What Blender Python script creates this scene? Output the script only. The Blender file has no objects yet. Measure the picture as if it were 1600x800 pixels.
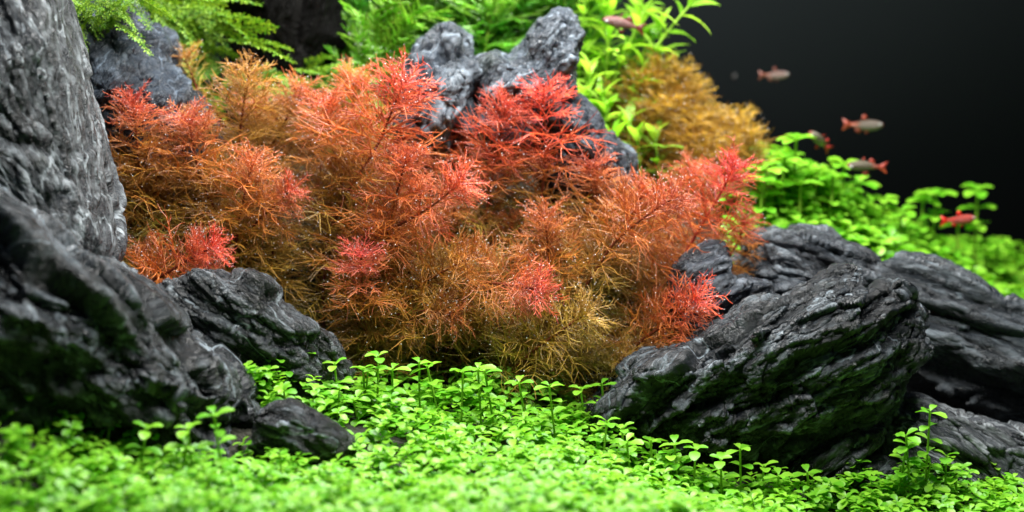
import bpy, math, random
import numpy as np
from mathutils import Vector, Matrix, Quaternion

# ------------------------------------------------------------------ camera, light, exposure
scene = bpy.context.scene
C = scene.collection
S = 0.01                                   # everything below is written in centimetres
PITCH = math.radians(12.0)
CAM = np.array([0.0, -70.0, 24.9])
LENS = 58.5

cam_data = bpy.data.cameras.new('camera')
cam_data.lens = LENS
cam_data.sensor_width = 36.0
cam_data.clip_start = 0.01
cam_data.clip_end = 20.0
cam_data.dof.use_dof = True
cam_data.dof.focus_distance = 0.705
cam_data.dof.aperture_fstop = 6.0
cam = bpy.data.objects.new('camera', cam_data)
cam.location = CAM * S
cam.rotation_euler = (math.pi / 2 - PITCH, 0, 0)
C.objects.link(cam)
scene.camera = cam

world = bpy.data.worlds.new('World')
scene.world = world
world.use_nodes = True
world.node_tree.nodes['Background'].inputs[0].default_value = (0.62, 0.80, 1.0, 1)
world.node_tree.nodes['Background'].inputs[1].default_value = 0.06

def area(name, loc, size, power, target, col):
    d = bpy.data.lights.new(name, 'AREA')
    d.shape = 'RECTANGLE'; d.size = size[0] * S; d.size_y = size[1] * S
    d.energy = power; d.color = col
    o = bpy.data.objects.new(name, d)
    o.location = Vector(loc) * S
    o.rotation_euler = (Vector(target) - Vector(loc)).to_track_quat('-Z', 'Y').to_euler()
    C.objects.link(o)
    return o
# the aquarium's hanging LED fixture, over the middle of the tank (two light bars)
area('led_fixture_front', (5, -9, 46), (36, 6), 4.7, (5, -5, 5), (1.0, 0.99, 0.95))
area('led_fixture_back', (5, 13, 46), (36, 6), 5.2, (5, 13, 5), (1.0, 0.99, 0.95))

scene.view_settings.view_transform = 'Standard'
scene.view_settings.look = 'None'
scene.view_settings.exposure = 0.0
scene.view_settings.gamma = 1.0
scene.cycles.use_denoising = True
scene.cycles.max_bounces = 6
scene.cycles.transparent_max_bounces = 8
scene.cycles.sample_clamp_indirect = 4.0
scene.cycles.sample_clamp_direct = 30.0

# ------------------------------------------------------------------ helpers
rng = np.random.default_rng(7)
random.seed(7)

def P(px, py, Y):
    """a pixel of the 1600x800 photograph, at depth Y (cm) -> point in cm"""
    a = (px - 800) / 1600 * 36.0
    b = (400 - py) / 1600 * 36.0
    f = np.array([0, math.cos(PITCH), -math.sin(PITCH)])
    u = np.array([0, math.sin(PITCH), math.cos(PITCH)])
    r = f * LENS + np.array([1.0, 0, 0]) * a + u * b
    return CAM + r * ((Y - CAM[1]) / r[1])

def to_px(p):
    d = np.asarray(p, float) - CAM
    f = np.array([0, math.cos(PITCH), -math.sin(PITCH)])
    u = np.array([0, math.sin(PITCH), math.cos(PITCH)])
    z = d @ f
    return np.stack([800 + d[..., 0] / z * LENS / 36 * 1600, 400 - (d @ u) / z * LENS / 36 * 1600], -1)

def in_poly(pts, poly):
    x, y = pts[:, 0], pts[:, 1]
    c = np.zeros(len(pts), bool)
    n = len(poly)
    for i in range(n):
        x0, y0 = poly[i]; x1, y1 = poly[(i + 1) % n]
        if y0 == y1:
            continue
        hit = ((y0 > y) != (y1 > y)) & (x < (x1 - x0) * (y - y0) / (y1 - y0) + x0)
        c ^= hit
    return c

def _hash(ix, iy, iz, seed):
    h = (ix.astype(np.int64) * 374761393 + iy.astype(np.int64) * 668265263 + iz.astype(np.int64) * 2147483647 + seed * 1274126177) & 0xFFFFFFFF
    h = ((h ^ (h >> 13)) * 1274126177) & 0xFFFFFFFF
    h = ((h ^ (h >> 16)) * 2246822519) & 0xFFFFFFFF
    return (h ^ (h >> 15)) & 0xFFFFFFFF

def noise(p, seed=0):
    """gradient noise, about -1..1"""
    p = np.asarray(p, float)
    i = np.floor(p).astype(np.int64)
    f = p - i
    w = f * f * f * (f * (f * 6 - 15) + 10)
    out = 0
    for dx in (0, 1):
        for dy in (0, 1):
            for dz in (0, 1):
                h = _hash(i[..., 0] + dx, i[..., 1] + dy, i[..., 2] + dz, seed)
                gx = (h & 1023) / 511.5 - 1
                gy = ((h >> 10) & 1023) / 511.5 - 1
                gz = ((h >> 20) & 1023) / 511.5 - 1
                d = gx * (f[..., 0] - dx) + gy * (f[..., 1] - dy) + gz * (f[..., 2] - dz)
                wt = (w[..., 0] if dx else 1 - w[..., 0]) * (w[..., 1] if dy else 1 - w[..., 1]) * (w[..., 2] if dz else 1 - w[..., 2])
                out = out + d * wt
    return out * 1.4

def fbm(p, oct=4, seed=0, ridged=False):
    a, s, t = 1.0, 0.0, 0.0
    for k in range(oct):
        n = noise(p * (2.03 ** k) + 17.3 * k, seed + k)
        if ridged:
            n = 1 - 2 * np.abs(n)
        s = s + a * n; t += a; a *= 0.5
    return s / t

def facets(q, seed):
    """broken planes: every Voronoi cell is a tilted flat chip"""
    i = np.floor(q).astype(np.int64)
    best = np.full(q.shape[:-1], 1e9); val = np.zeros(q.shape[:-1])
    for dx in (-1, 0, 1):
        for dy in (-1, 0, 1):
            for dz in (-1, 0, 1):
                c = i + np.array([dx, dy, dz])
                h = _hash(c[..., 0], c[..., 1], c[..., 2], seed)
                fp = c + np.stack([(h & 255) / 255.0, ((h >> 8) & 255) / 255.0, ((h >> 16) & 255) / 255.0], -1)
                rel = q - fp
                d = (rel ** 2).sum(-1)
                h2 = _hash(c[..., 0], c[..., 1], c[..., 2], seed + 77)
                pl = rel[..., 0] * ((h2 & 255) / 127.5 - 1) + rel[..., 1] * (((h2 >> 8) & 255) / 127.5 - 1) + rel[..., 2] * (((h2 >> 16) & 255) / 127.5 - 1) + 0.8 * (((h2 >> 24) & 255) / 127.5 - 1)
                m = d < best
                best = np.where(m, d, best); val = np.where(m, pl, val)
    return val

def mesh_np(name, verts, faces, mats=(), mat_idx=None, smooth=True, attrs=None):
    """verts (n,3) in cm, faces (m,k) one size or a list of such arrays"""
    me = bpy.data.meshes.new(name)
    if not isinstance(faces, list):
        faces = [faces]
    v = np.asarray(verts, np.float32) * S
    me.vertices.add(len(v))
    me.vertices.foreach_set('co', v.ravel())
    nl = sum(f.size for f in faces); nf = sum(len(f) for f in faces)
    me.loops.add(nl); me.polygons.add(nf)
    me.loops.foreach_set('vertex_index', np.concatenate([f.ravel() for f in faces]).astype(np.int32))
    sizes = np.concatenate([np.full(len(f), f.shape[1]) for f in faces])
    me.polygons.foreach_set('loop_start', np.concatenate([[0], np.cumsum(sizes)[:-1]]).astype(np.int32))
    if smooth:
        me.polygons.foreach_set('use_smooth', np.ones(nf, bool))
    for m in mats:
        me.materials.append(m)
    if mat_idx is not None:
        me.polygons.foreach_set('material_index', np.asarray(mat_idx, np.int32))
    if attrs:
        for k, a in attrs.items():
            a = np.asarray(a, np.float32)
            at = me.attributes.new(k, 'FLOAT_VECTOR' if a.ndim == 2 else 'FLOAT', 'POINT')
            at.data.foreach_set('vector' if a.ndim == 2 else 'value', a.ravel())
    me.update(calc_edges=True)
    me.validate()
    return me

def link(name, data, parent=None, loc=None, rot=None, scale=None, color=None):
    o = bpy.data.objects.new(name, data)
    C.objects.link(o)
    if parent is not None:
        o.parent = parent
    if loc is not None:
        o.location = Vector([float(c) for c in loc]) * S
    if rot is not None:
        if isinstance(rot, Quaternion):
            o.rotation_mode = 'QUATERNION'; o.rotation_quaternion = rot
        else:
            o.rotation_euler = rot
    if scale is not None:
        o.scale = (scale,) * 3 if np.isscalar(scale) else scale
    if color is not None:
        o.color = (*color, 1.0)
    return o

def tag(o, label=None, cat=None, group=None, kind=None):
    for k, v in (('label', label), ('category', cat), ('group', group), ('kind', kind)):
        if v:
            o[k] = v
    return o

def thing(name, loc, label, cat, group=None):
    return tag(link(name, None, loc=loc), label, cat, group)

def tubes(lines, radii, sides=3):
    """lines (N,K,3), radii (N,K) -> verts, quads"""
    lines = np.asarray(lines, float); N, K, _ = lines.shape
    t = np.gradient(lines, axis=1)
    t /= np.linalg.norm(t, axis=2, keepdims=True) + 1e-9
    ref = np.where(np.abs(t[:, :1, 2:3]) < 0.85, np.array([0, 0, 1.0]), np.array([1.0, 0, 0]))
    a = np.cross(t, np.broadcast_to(ref, t.shape)); a /= np.linalg.norm(a, axis=2, keepdims=True) + 1e-9
    b = np.cross(t, a)
    ang = np.arange(sides) / sides * 2 * math.pi
    v = lines[:, :, None] + radii[:, :, None, None] * (a[:, :, None] * np.cos(ang)[None, None, :, None] + b[:, :, None] * np.sin(ang)[None, None, :, None])
    idx = np.arange(N * K * sides).reshape(N, K, sides)
    q = np.stack([idx[:, :-1], np.roll(idx, -1, 2)[:, :-1], np.roll(idx, -1, 2)[:, 1:], idx[:, 1:]], -1).reshape(-1, 4)
    return v.reshape(-1, 3), q

# ------------------------------------------------------------------ materials
def new_mat(name):
    m = bpy.data.materials.new(name); m.use_nodes = True
    nt = m.node_tree; nt.nodes.clear()
    out = nt.nodes.new('ShaderNodeOutputMaterial')
    return m, nt, out
def nd(nt, typ, **kw):
    n = nt.nodes.new(typ)
    for k, v in kw.items():
        setattr(n, k, v)
    return n
def mix_rgb(nt, fac, a, b, blend='MIX'):
    n = nt.nodes.new('ShaderNodeMix'); n.data_type = 'RGBA'; n.blend_type = blend
    for sock, v in ((n.inputs[0], fac), (n.inputs[6], a), (n.inputs[7], b)):
        if hasattr(v, 'links'):
            nt.links.new(v, sock)
        elif isinstance(v, (int, float)):
            sock.default_value = v
        else:
            sock.default_value = (*v, 1)
    return n.outputs[2]
def ramp(nt, src, stops):
    r = nt.nodes.new('ShaderNodeValToRGB')
    e = r.color_ramp.elements
    while len(e) < len(stops):
        e.new(0.5)
    for el, (p, c) in zip(e, stops):
        el.position = p
        el.color = (c, c, c, 1) if isinstance(c, (int, float)) else (*c, 1)
    nt.links.new(src, r.inputs[0])
    return r.outputs[0]
def noise_tex(nt, vec, scale, detail=4, rough=0.55, dist=0.0):
    n = nd(nt, 'ShaderNodeTexNoise')
    n.inputs['Scale'].default_value = scale; n.inputs['Detail'].default_value = detail
    n.inputs['Roughness'].default_value = rough; n.inputs['Distortion'].default_value = dist
    nt.links.new(vec, n.inputs['Vector'])
    return n.outputs[0]

def make_rock_mat(name, dark, mid, pale, vein_amt=1.0, rough=(0.30, 0.55), bump=1.0, fine_stops=(0.57, 0.78, 0.45), stretch=0.28, spec=0.45):
    m, nt, out = new_mat(name)
    at = nd(nt, 'ShaderNodeAttribute', attribute_name='strata'); vec = at.outputs['Vector']     # cm, u along the layers
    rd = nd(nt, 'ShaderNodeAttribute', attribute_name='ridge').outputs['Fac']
    st = nd(nt, 'ShaderNodeMapping'); st.inputs['Scale'].default_value = (stretch, 1.0, 0.8); nt.links.new(vec, st.inputs[0])
    s = st.outputs[0]
    big = noise_tex(nt, s, 0.55, 5, 0.6, 0.6)
    fine = noise_tex(nt, s, 3.4, 7, 0.68, 0.12)
    grit = noise_tex(nt, vec, 14.0, 4, 0.7)
    base = mix_rgb(nt, ramp(nt, big, [(0.36, 0.0), (0.66, 1.0)]), dark, mid)
    base = mix_rgb(nt, ramp(nt, fine, [(fine_stops[0], 0.0), (fine_stops[1], fine_stops[2])]), base, pale)
    # bright edge highlights and wear painted along the ridges, broken up by the grain
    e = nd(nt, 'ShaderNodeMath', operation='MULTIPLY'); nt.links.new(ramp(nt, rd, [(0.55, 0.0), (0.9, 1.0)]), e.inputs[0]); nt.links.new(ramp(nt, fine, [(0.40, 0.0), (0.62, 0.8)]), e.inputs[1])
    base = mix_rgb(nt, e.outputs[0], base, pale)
    # thin mineral veins: where a warped noise crosses its middle value
    vn = noise_tex(nt, s, 0.55, 4, 0.55, 0.35)
    d = nd(nt, 'ShaderNodeMath', operation='SUBTRACT'); nt.links.new(vn, d.inputs[0]); d.inputs[1].default_value = 0.5
    ab = nd(nt, 'ShaderNodeMath', operation='ABSOLUTE'); nt.links.new(d.outputs[0], ab.inputs[0])
    vm = nd(nt, 'ShaderNodeMath', operation='MULTIPLY'); nt.links.new(ramp(nt, ab.outputs[0], [(0.0, vein_amt), (0.012, 0.0)]), vm.inputs[0]); nt.links.new(ramp(nt, big, [(0.42, 0.0), (0.6, 1.0)]), vm.inputs[1])
    base = mix_rgb(nt, vm.outputs[0], base, [min(1, c * 1.8) for c in pale])
    # a little algae
    alg = noise_tex(nt, vec, 0.35, 4, 0.6)
    base = mix_rgb(nt, ramp(nt, alg, [(0.62, 0.0), (0.80, 0.35)]), base, (0.030, 0.042, 0.016))
    tint = nd(nt, 'ShaderNodeObjectInfo').outputs['Color']
    base = mix_rgb(nt, 1.0, base, tint, 'MULTIPLY')
    bs = nd(nt, 'ShaderNodeBsdfPrincipled')
    nt.links.new(base, bs.inputs['Base Color'])
    nt.links.new(ramp(nt, fine, [(0.3, rough[0]), (0.7, rough[1])]), bs.inputs['Roughness'])
    bs.inputs['Specular IOR Level'].default_value = spec
    h = nd(nt, 'ShaderNodeMath', operation='MULTIPLY_ADD'); nt.links.new(fine, h.inputs[0]); h.inputs[1].default_value = 1.0
    g2 = nd(nt, 'ShaderNodeMath', operation='MULTIPLY'); nt.links.new(grit, g2.inputs[0]); g2.inputs[1].default_value = 0.22
    nt.links.new(g2.outputs[0], h.inputs[2])
    bp = nd(nt, 'ShaderNodeBump'); bp.inputs['Strength'].default_value = 0.9; bp.inputs['Distance'].default_value = 0.0050 * bump
    nt.links.new(h.outputs[0], bp.inputs['Height']); nt.links.new(bp.outputs[0], bs.inputs['Normal'])
    nt.links.new(bs.outputs[0], out.inputs[0])
    return m

def leaf_mat(name, col, col2, trans=0.45, rough=0.35, use_obj=False, vary=0.25, spec=0.5, trans_gain=1.25):
    m, nt, out = new_mat(name)
    geo = nd(nt, 'ShaderNodeNewGeometry'); rnd = geo.outputs['Random Per Island']
    oi = nd(nt, 'ShaderNodeObjectInfo')
    if use_obj:
        base = oi.outputs['Color']
        hs = nd(nt, 'ShaderNodeHueSaturation')
        mr = nd(nt, 'ShaderNodeMapRange'); nt.links.new(rnd, mr.inputs[0]); mr.inputs[3].default_value = 1 - vary; mr.inputs[4].default_value = 1 + vary
        mh = nd(nt, 'ShaderNodeMapRange'); nt.links.new(rnd, mh.inputs[0]); mh.inputs[3].default_value = 0.487; mh.inputs[4].default_value = 0.516
        nt.links.new(mr.outputs[0], hs.inputs['Value']); nt.links.new(mh.outputs[0], hs.inputs['Hue']); nt.links.new(base, hs.inputs['Color'])
        base = hs.outputs[0]
    else:
        ad = nd(nt, 'ShaderNodeMath', operation='ADD'); nt.links.new(rnd, ad.inputs[0]); nt.links.new(oi.outputs['Random'], ad.inputs[1])
        fr = nd(nt, 'ShaderNodeMath', operation='FRACT'); nt.links.new(ad.outputs[0], fr.inputs[0])
        base = mix_rgb(nt, fr.outputs[0], col, col2)
        tc = nd(nt, 'ShaderNodeTexCoord').outputs['Object']
    bs = nd(nt, 'ShaderNodeBsdfPrincipled')
    nt.links.new(base, bs.inputs['Base Color'])
    bs.inputs['Roughness'].default_value = rough
    bs.inputs['Specular IOR Level'].default_value = spec
    tr = nd(nt, 'ShaderNodeBsdfTranslucent')
    g = mix_rgb(nt, 1.0, base, (trans_gain * 1.05, trans_gain, trans_gain * 0.6), 'MULTIPLY')
    nt.links.new(g, tr.inputs[0])
    mx = nd(nt, 'ShaderNodeMixShader'); mx.inputs[0].default_value = trans
    nt.links.new(bs.outputs[0], mx.inputs[1]); nt.links.new(tr.outputs[0], mx.inputs[2])
    nt.links.new(mx.outputs[0], out.inputs[0])
    return m

def plain_mat(name, col, rough=0.5, spec=0.5, use_obj=False, noise_scale=None, metallic=0.0):
    m, nt, out = new_mat(name)
    bs = nd(nt, 'ShaderNodeBsdfPrincipled')
    bs.inputs['Roughness'].default_value = rough
    bs.inputs['Specular IOR Level'].default_value = spec
    bs.inputs['Metallic'].default_value = metallic
    tc = nd(nt, 'ShaderNodeTexCoord').outputs['Object']
    n = noise_tex(nt, tc, noise_scale or 300.0, 4)
    base = nd(nt, 'ShaderNodeObjectInfo').outputs['Color'] if use_obj else None
    if base is None:
        base = mix_rgb(nt, n, [c * 0.65 for c in col], [min(1, c * 1.35) for c in col])
    else:
        base = mix_rgb(nt, 1.0, base, ramp(nt, n, [(0.3, 0.7), (0.7, 1.0)]), 'MULTIPLY')
    nt.links.new(base, bs.inputs['Base Color'])
    nt.links.new(bs.outputs[0], out.inputs[0])
    return m

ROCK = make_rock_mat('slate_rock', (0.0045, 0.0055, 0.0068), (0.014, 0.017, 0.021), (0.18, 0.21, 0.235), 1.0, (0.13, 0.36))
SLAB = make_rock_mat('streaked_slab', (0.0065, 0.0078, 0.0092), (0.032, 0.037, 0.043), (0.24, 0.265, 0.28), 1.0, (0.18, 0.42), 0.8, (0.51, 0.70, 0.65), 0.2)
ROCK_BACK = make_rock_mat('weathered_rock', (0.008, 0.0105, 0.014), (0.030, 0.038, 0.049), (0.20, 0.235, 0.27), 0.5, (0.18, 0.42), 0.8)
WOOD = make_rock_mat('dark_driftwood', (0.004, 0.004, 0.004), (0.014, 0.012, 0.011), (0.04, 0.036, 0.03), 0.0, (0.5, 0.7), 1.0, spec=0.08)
CARPET = leaf_mat('carpet_leaf', (0.11, 0.39, 0.012), (0.27, 0.57, 0.038), 0.36, 0.42)
STEM_G = leaf_mat('green_stem', (0.20, 0.42, 0.03), (0.30, 0.50, 0.05), 0.3, 0.4)
FEATHER = leaf_mat('feather_leaf', (0, 0, 0), (0, 0, 0), 0.35, 0.30, use_obj=True, vary=0.35, spec=0.7)
REDSTEM = leaf_mat('feather_stem', (0, 0, 0), (0, 0, 0), 0.05, 0.35, use_obj=True, vary=0.1)
BROAD = leaf_mat('broad_leaf', (0.18, 0.46, 0.02), (0.42, 0.66, 0.09), 0.42, 0.33)
MOSS = leaf_mat('moss_leaf', (0.05, 0.20, 0.008), (0.28, 0.44, 0.03), 0.3, 0.5)
m, nt, out = new_mat('bubble_glint')  # pale glossy beads stand in for white glints and bubbles on filament tips
bs = nd(nt, 'ShaderNodeBsdfPrincipled'); bs.inputs['Base Color'].default_value = (0.85, 0.87, 0.88, 1); bs.inputs['Roughness'].default_value = 0.12; bs.inputs['Specular IOR Level'].default_value = 1.0
nt.links.new(bs.outputs[0], out.inputs[0]); BUBBLE_GLINT = m

# ------------------------------------------------------------------ ground and backdrop
# substrate heights from where the carpet shows in the photograph: (pixel, pixel, depth)
GP = [(-150, 600, -13), (0, 640, -12), (-50, 820, -19), (150, 722, -12), (400, 748, -9), (430, 622, -4.2), (350, 585, -4), (500, 640, -4), (300, 830, -17), (550, 830, -17), (800, 830, -17), (1050, 830, -13),
      (800, 638, 0), (550, 634, -1), (1000, 735, -3), (1100, 785, -4), (1250, 825, -5), (1450, 785, -3), (1600, 815, -4), (1800, 830, -5), (930, 700, -1),
      (800, 575, 6), (400, 500, 5), (250, 420, 7), (1100, 480, 6), (800, 330, 12), (300, 220, 13), (600, 190, 18), (900, 250, 17), (1150, 310, 15), (100, 260, 12),
      (1240, 300, 17), (1330, 340, 19), (1450, 415, 21), (1540, 455, 23), (1600, 430, 27), (1300, 520, 9), (1550, 680, 7), (1750, 520, 22), (1200, 320, 27), (600, 150, 30), (0, 150, 25), (1400, 430, 36), (1600, 460, 38), (-200, 300, 8)]
gp = np.array([P(*g) for g in GP])
gp = np.vstack([gp, [[-50, -34, 6.5], [0, -34, 4.5], [50, -34, 1.0], [60, 42, 4.5], [-60, 42, 14], [60, 0, 2.0], [-60, 0, 9.0]]])
_d = np.linalg.norm(gp[:, None, :2] - gp[None, :, :2], axis=2)
_A = np.sqrt(_d ** 2 + 4.0)
_mean = gp[:, 2].mean()
_w = np.linalg.solve(_A + np.eye(len(gp)) * -0.15, gp[:, 2] - _mean)
def ground_z(x, y):
    x = np.asarray(x, float); y = np.asarray(y, float)
    d = np.sqrt((x[..., None] - gp[:, 0]) ** 2 + (y[..., None] - gp[:, 1]) ** 2 + 4.0)
    return _mean + d @ _w

gx = np.linspace(-60, 60, 241); gy = np.linspace(-34, 42, 153)
X, Yg = np.meshgrid(gx, gy)
Z = ground_z(X, Yg)
pts = np.stack([X, Yg, Z], -1)
Z = Z + 0.22 * fbm(np.stack([X * 0.5, Yg * 0.5, X * 0], -1), 4, 3)
pts = np.stack([X, Yg, Z], -1).reshape(-1, 3)
idx = np.arange(X.size).reshape(X.shape)
q = np.stack([idx[:-1, :-1], idx[:-1, 1:], idx[1:, 1:], idx[1:, :-1]], -1).reshape(-1, 4)
m, nt, out = new_mat('aqua_soil')
tc = nd(nt, 'ShaderNodeTexCoord').outputs['Object']
vo = nd(nt, 'ShaderNodeTexVoronoi'); vo.inputs['Scale'].default_value = 420.0; nt.links.new(tc, vo.inputs['Vector'])
bs = nd(nt, 'ShaderNodeBsdfPrincipled'); bs.inputs['Roughness'].default_value = 0.8
nt.links.new(mix_rgb(nt, noise_tex(nt, tc, 60, 4), (0.010, 0.012, 0.007), (0.035, 0.032, 0.02)), bs.inputs['Base Color'])
bp = nd(nt, 'ShaderNodeBump'); bp.invert = True; bp.inputs['Distance'].default_value = 0.002; nt.links.new(vo.outputs['Distance'], bp.inputs['Height']); nt.links.new(bp.outputs[0], bs.inputs['Normal'])
nt.links.new(bs.outputs[0], out.inputs[0]); SOIL = m
tag(link('ground', mesh_np('ground', pts, q, [SOIL])), 'dark granular planting soil under the plants', 'ground', kind='structure')

m, nt, out = new_mat('dark_back_pane')
bs = nd(nt, 'ShaderNodeBsdfPrincipled'); bs.inputs['Roughness'].default_value = 0.75; bs.inputs['Specular IOR Level'].default_value = 0.1
tc = nd(nt, 'ShaderNodeTexCoord').outputs['Object']
nt.links.new(mix_rgb(nt, noise_tex(nt, tc, 6, 3), (0.011, 0.0142, 0.016), (0.014, 0.0175, 0.0195)), bs.inputs['Base Color'])
nt.links.new(bs.outputs[0], out.inputs[0])
bv = np.array([[-90, 42, -10], [90, 42, -10], [90, 42, 90], [-90, 42, 90], [-90, 43, -10], [90, 43, -10], [90, 43, 90], [-90, 43, 90]], float)
bf = np.array([[0, 1, 2, 3], [5, 4, 7, 6], [4, 0, 3, 7], [1, 5, 6, 2], [3, 2, 6, 7], [4, 5, 1, 0]])
tag(link('backdrop', mesh_np('backdrop', bv, bf, [m], smooth=False)), 'dark blue-black back pane of the aquarium', 'backdrop', kind='structure')

# ------------------------------------------------------------------ rocks
def rock(name, label, outline, centre, Y, Tf, Tb, angle, seed, amp=0.5, res=(240, 120), mat=None, style='strata', cuts=5, tilt=0.0, boxy=0.75, tint=(1, 1, 1), cat='rock', group='dark stones of the rock layout', freq=1.0, edge=0.55, hang=0.0):
    """outline in pixels round `centre`; Y depth of the outline's plane (cm); Tf/Tb thickness towards and away from the camera"""
    r = np.random.default_rng(seed)
    c3 = P(*centre, Y)
    pts = np.array([P(x, y, Y + tilt * (x - centre[0]) / 100.0) for x, y in outline])
    view = c3 - CAM; view /= np.linalg.norm(view)
    ex = np.array([1.0, 0, 0]); ew = np.array([0, view[1], view[2]]); ew /= np.linalg.norm(ew)
    ev = np.cross(ex, ew) * 1.0
    if ev[2] < 0: ev = -ev
    rel = pts - c3
    a2 = np.stack([rel @ ex, rel @ ev], 1)
    dep = rel @ ew
    # principal axes, to spread the samples evenly over long stones
    cov = np.cov(a2.T); w_, V_ = np.linalg.eigh(cov); sc = np.sqrt(w_) + 1e-6
    nrm = (a2 @ V_) / sc
    th = np.arctan2(nrm[:, 1], nrm[:, 0]); rr = np.hypot(nrm[:, 0], nrm[:, 1])
    o = np.argsort(th); th, rr, dp = th[o], rr[o], dep[o]
    th3 = np.concatenate([th - 2 * math.pi, th, th + 2 * math.pi]); rr3 = np.tile(rr, 3); dp3 = np.tile(dp, 3)
    nt_, nph = res
    T = np.linspace(-math.pi, math.pi, nt_, endpoint=False)
    # interpolate straight edges, in cartesian, between outline points
    k = np.searchsorted(th3, T) ; k0 = k - 1
    p0 = np.stack([rr3[k0] * np.cos(th3[k0]), rr3[k0] * np.sin(th3[k0])], 1); p1 = np.stack([rr3[k] * np.cos(th3[k]), rr3[k] * np.sin(th3[k])], 1)
    dT = np.stack([np.cos(T), np.sin(T)], 1); e = p1 - p0
    den = dT[:, 0] * e[:, 1] - dT[:, 1] * e[:, 0]
    R = (p0[:, 0] * e[:, 1] - p0[:, 1] * e[:, 0]) / np.where(np.abs(den) < 1e-6, 1e-6, den)
    f = (T - th3[k0]) / (th3[k] - th3[k0] + 1e-9)
    Rl = rr3[k0] * (1 - f) + rr3[k] * f
    R = np.where((R > 0.3 * Rl) & (R < 2 * Rl), R, Rl)
    D = dp3[k0] * (1 - f) + dp3[k] * f
    ph = np.linspace(-math.pi / 2, math.pi / 2, nph)
    cp = np.cos(ph) ** boxy; sp = np.sign(np.sin(ph)) * np.abs(np.sin(ph)) ** 0.9
    in2 = (dT * R[:, None])[None] * cp[:, None, None]                     # nph, nt, 2 (normalised axes)
    in2 = (in2 * sc) @ V_.T
    dz = np.where(sp < 0, sp * Tf, sp * Tb)[:, None] + D[None] * cp[:, None]
    size = np.sqrt(np.prod(sc)) * 2
    # break the smooth dome into planes, mostly on the faces turned to the viewer
    p = np.stack([in2[..., 0], in2[..., 1], dz], -1)
    ext = np.array([np.abs(p[..., 0]).max(), np.abs(p[..., 1]).max(), max(Tf, Tb)])
    for _ in range(cuts):
        n = np.array([r.normal(0, 0.8), r.normal(0.15, 0.8), -abs(r.normal(0.8, 0.35)) * (1 if r.random() < 0.85 else -1)]); n /= np.linalg.norm(n)
        lim = (np.abs(n) * ext).sum() * r.uniform(0.50, 0.66)
        h = p @ n
        over = np.maximum(h - lim, 0)
        p = p - n * (over * 0.85 * np.abs(np.sin(ph))[:, None] ** 0.6)[..., None]
    p[..., 2] -= hang * p[..., 1]                     # upper part leans out towards the viewer
    # layers
    ca, sa = math.cos(math.radians(angle)), math.sin(math.radians(angle))
    u = p[..., 0] * ca + p[..., 1] * sa; v = -p[..., 0] * sa + p[..., 1] * ca; w = p[..., 2]
    def normals(p):
        a = np.roll(p, -1, 1) - np.roll(p, 1, 1); b = np.gradient(p, axis=0)
        n = np.cross(a, b); n /= np.linalg.norm(n, axis=2, keepdims=True) + 1e-9
        s = np.sign((n * p).sum()) or 1
        n = n * s
        rows = np.arange(p.shape[0]); k = np.exp(-(rows / 7.0) ** 2)[:, None, None]; k2 = np.exp(-((p.shape[0] - 1 - rows) / 7.0) ** 2)[:, None, None]
        n = n * (1 - k) * (1 - k2) + np.array([0, 0, -1.0]) * k + np.array([0, 0, 1.0]) * k2
        return n / (np.linalg.norm(n, axis=2, keepdims=True) + 1e-9)
    fs = freq * 9.0 / (size + 4.0)
    q = np.stack([u * 0.10, v * 0.62, w * 0.42], -1) * fs + seed * 3.7
    wq = np.stack([u * 0.3, v * 0.3, w * 0.3], -1) * fs + seed
    warp = noise(wq, seed + 50)
    if style == 'strata':
        fs2 = fs
        vv = v * 0.55 * fs2 + w * 0.25 * fs2 + 0.55 * warp + 0.25 * noise(q * 2.0, seed + 9)
        def layer(vv, sd):
            li = np.floor(vv); fr = vv - li
            def val(l): return noise(np.stack([u * 0.065 * fs2 + l * 5.31, l * 3.7 + sd, w * 0.10 * fs2], -1), sd)
            t = np.clip((fr - 0.80) / 0.20, 0, 1); t = t * t * (3 - 2 * t)
            return val(li) * (1 - t) + val(li + 1) * t - 0.25 * (1 - t) * fr
        ly = layer(vv, seed + 5); ly2 = layer(vv * 2.7 + 4.2, seed + 6)
        wv = warp[..., None] * np.array([0.15, 0.35, 0.25])
        fa = facets(np.stack([u * 0.12, v * 0.55, w * 0.5], -1) * fs2 * 1.1 + seed + wv, seed + 13)
        fb = facets(np.stack([u * 0.38, v * 1.5, w * 1.3], -1) * fs2 * 1.2 + seed + wv * 2, seed + 14)
        rf = fbm(q * 1.3 + wv, 5, seed, True)
        chip = fbm(np.stack([u * 0.32, v * 1.3, w * 1.1], -1) * fs2 * 1.7 + 5, 4, seed + 21, True)
        disp = amp * (1.5 * ly + 0.55 * ly2 + 0.55 * fa + 0.22 * fb + 0.55 * (rf - 0.2) + 0.22 * (chip - 0.2))
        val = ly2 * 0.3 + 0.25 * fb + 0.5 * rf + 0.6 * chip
    else:
        b = 1 - np.abs(noise(np.stack([u * 0.32, v * 0.36, w * 0.36], -1) * fs + seed, seed)) * 2
        rf = fbm(q * np.array([1.8, 0.9, 1.0]), 4, seed + 3)
        chip = fbm(np.stack([u, v, w], -1) * fs * 1.2, 4, seed + 21, True)
        fb = facets(np.stack([u * 0.45, v * 0.7, w * 0.7], -1) * fs * 1.2 + seed + 0.3 * warp[..., None], seed + 14)
        disp = amp * (1.0 * (-b + 0.35) + 0.9 * rf + 0.35 * chip + 0.35 * fb)
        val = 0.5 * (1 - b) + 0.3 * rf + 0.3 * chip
    # keep the traced outline where it stands: less displacement near the silhouette
    keep = edge + (1 - edge) * np.abs(np.sin(ph))[:, None] ** 0.7
    p = p + normals(p) * (disp * keep)[..., None]
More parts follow.
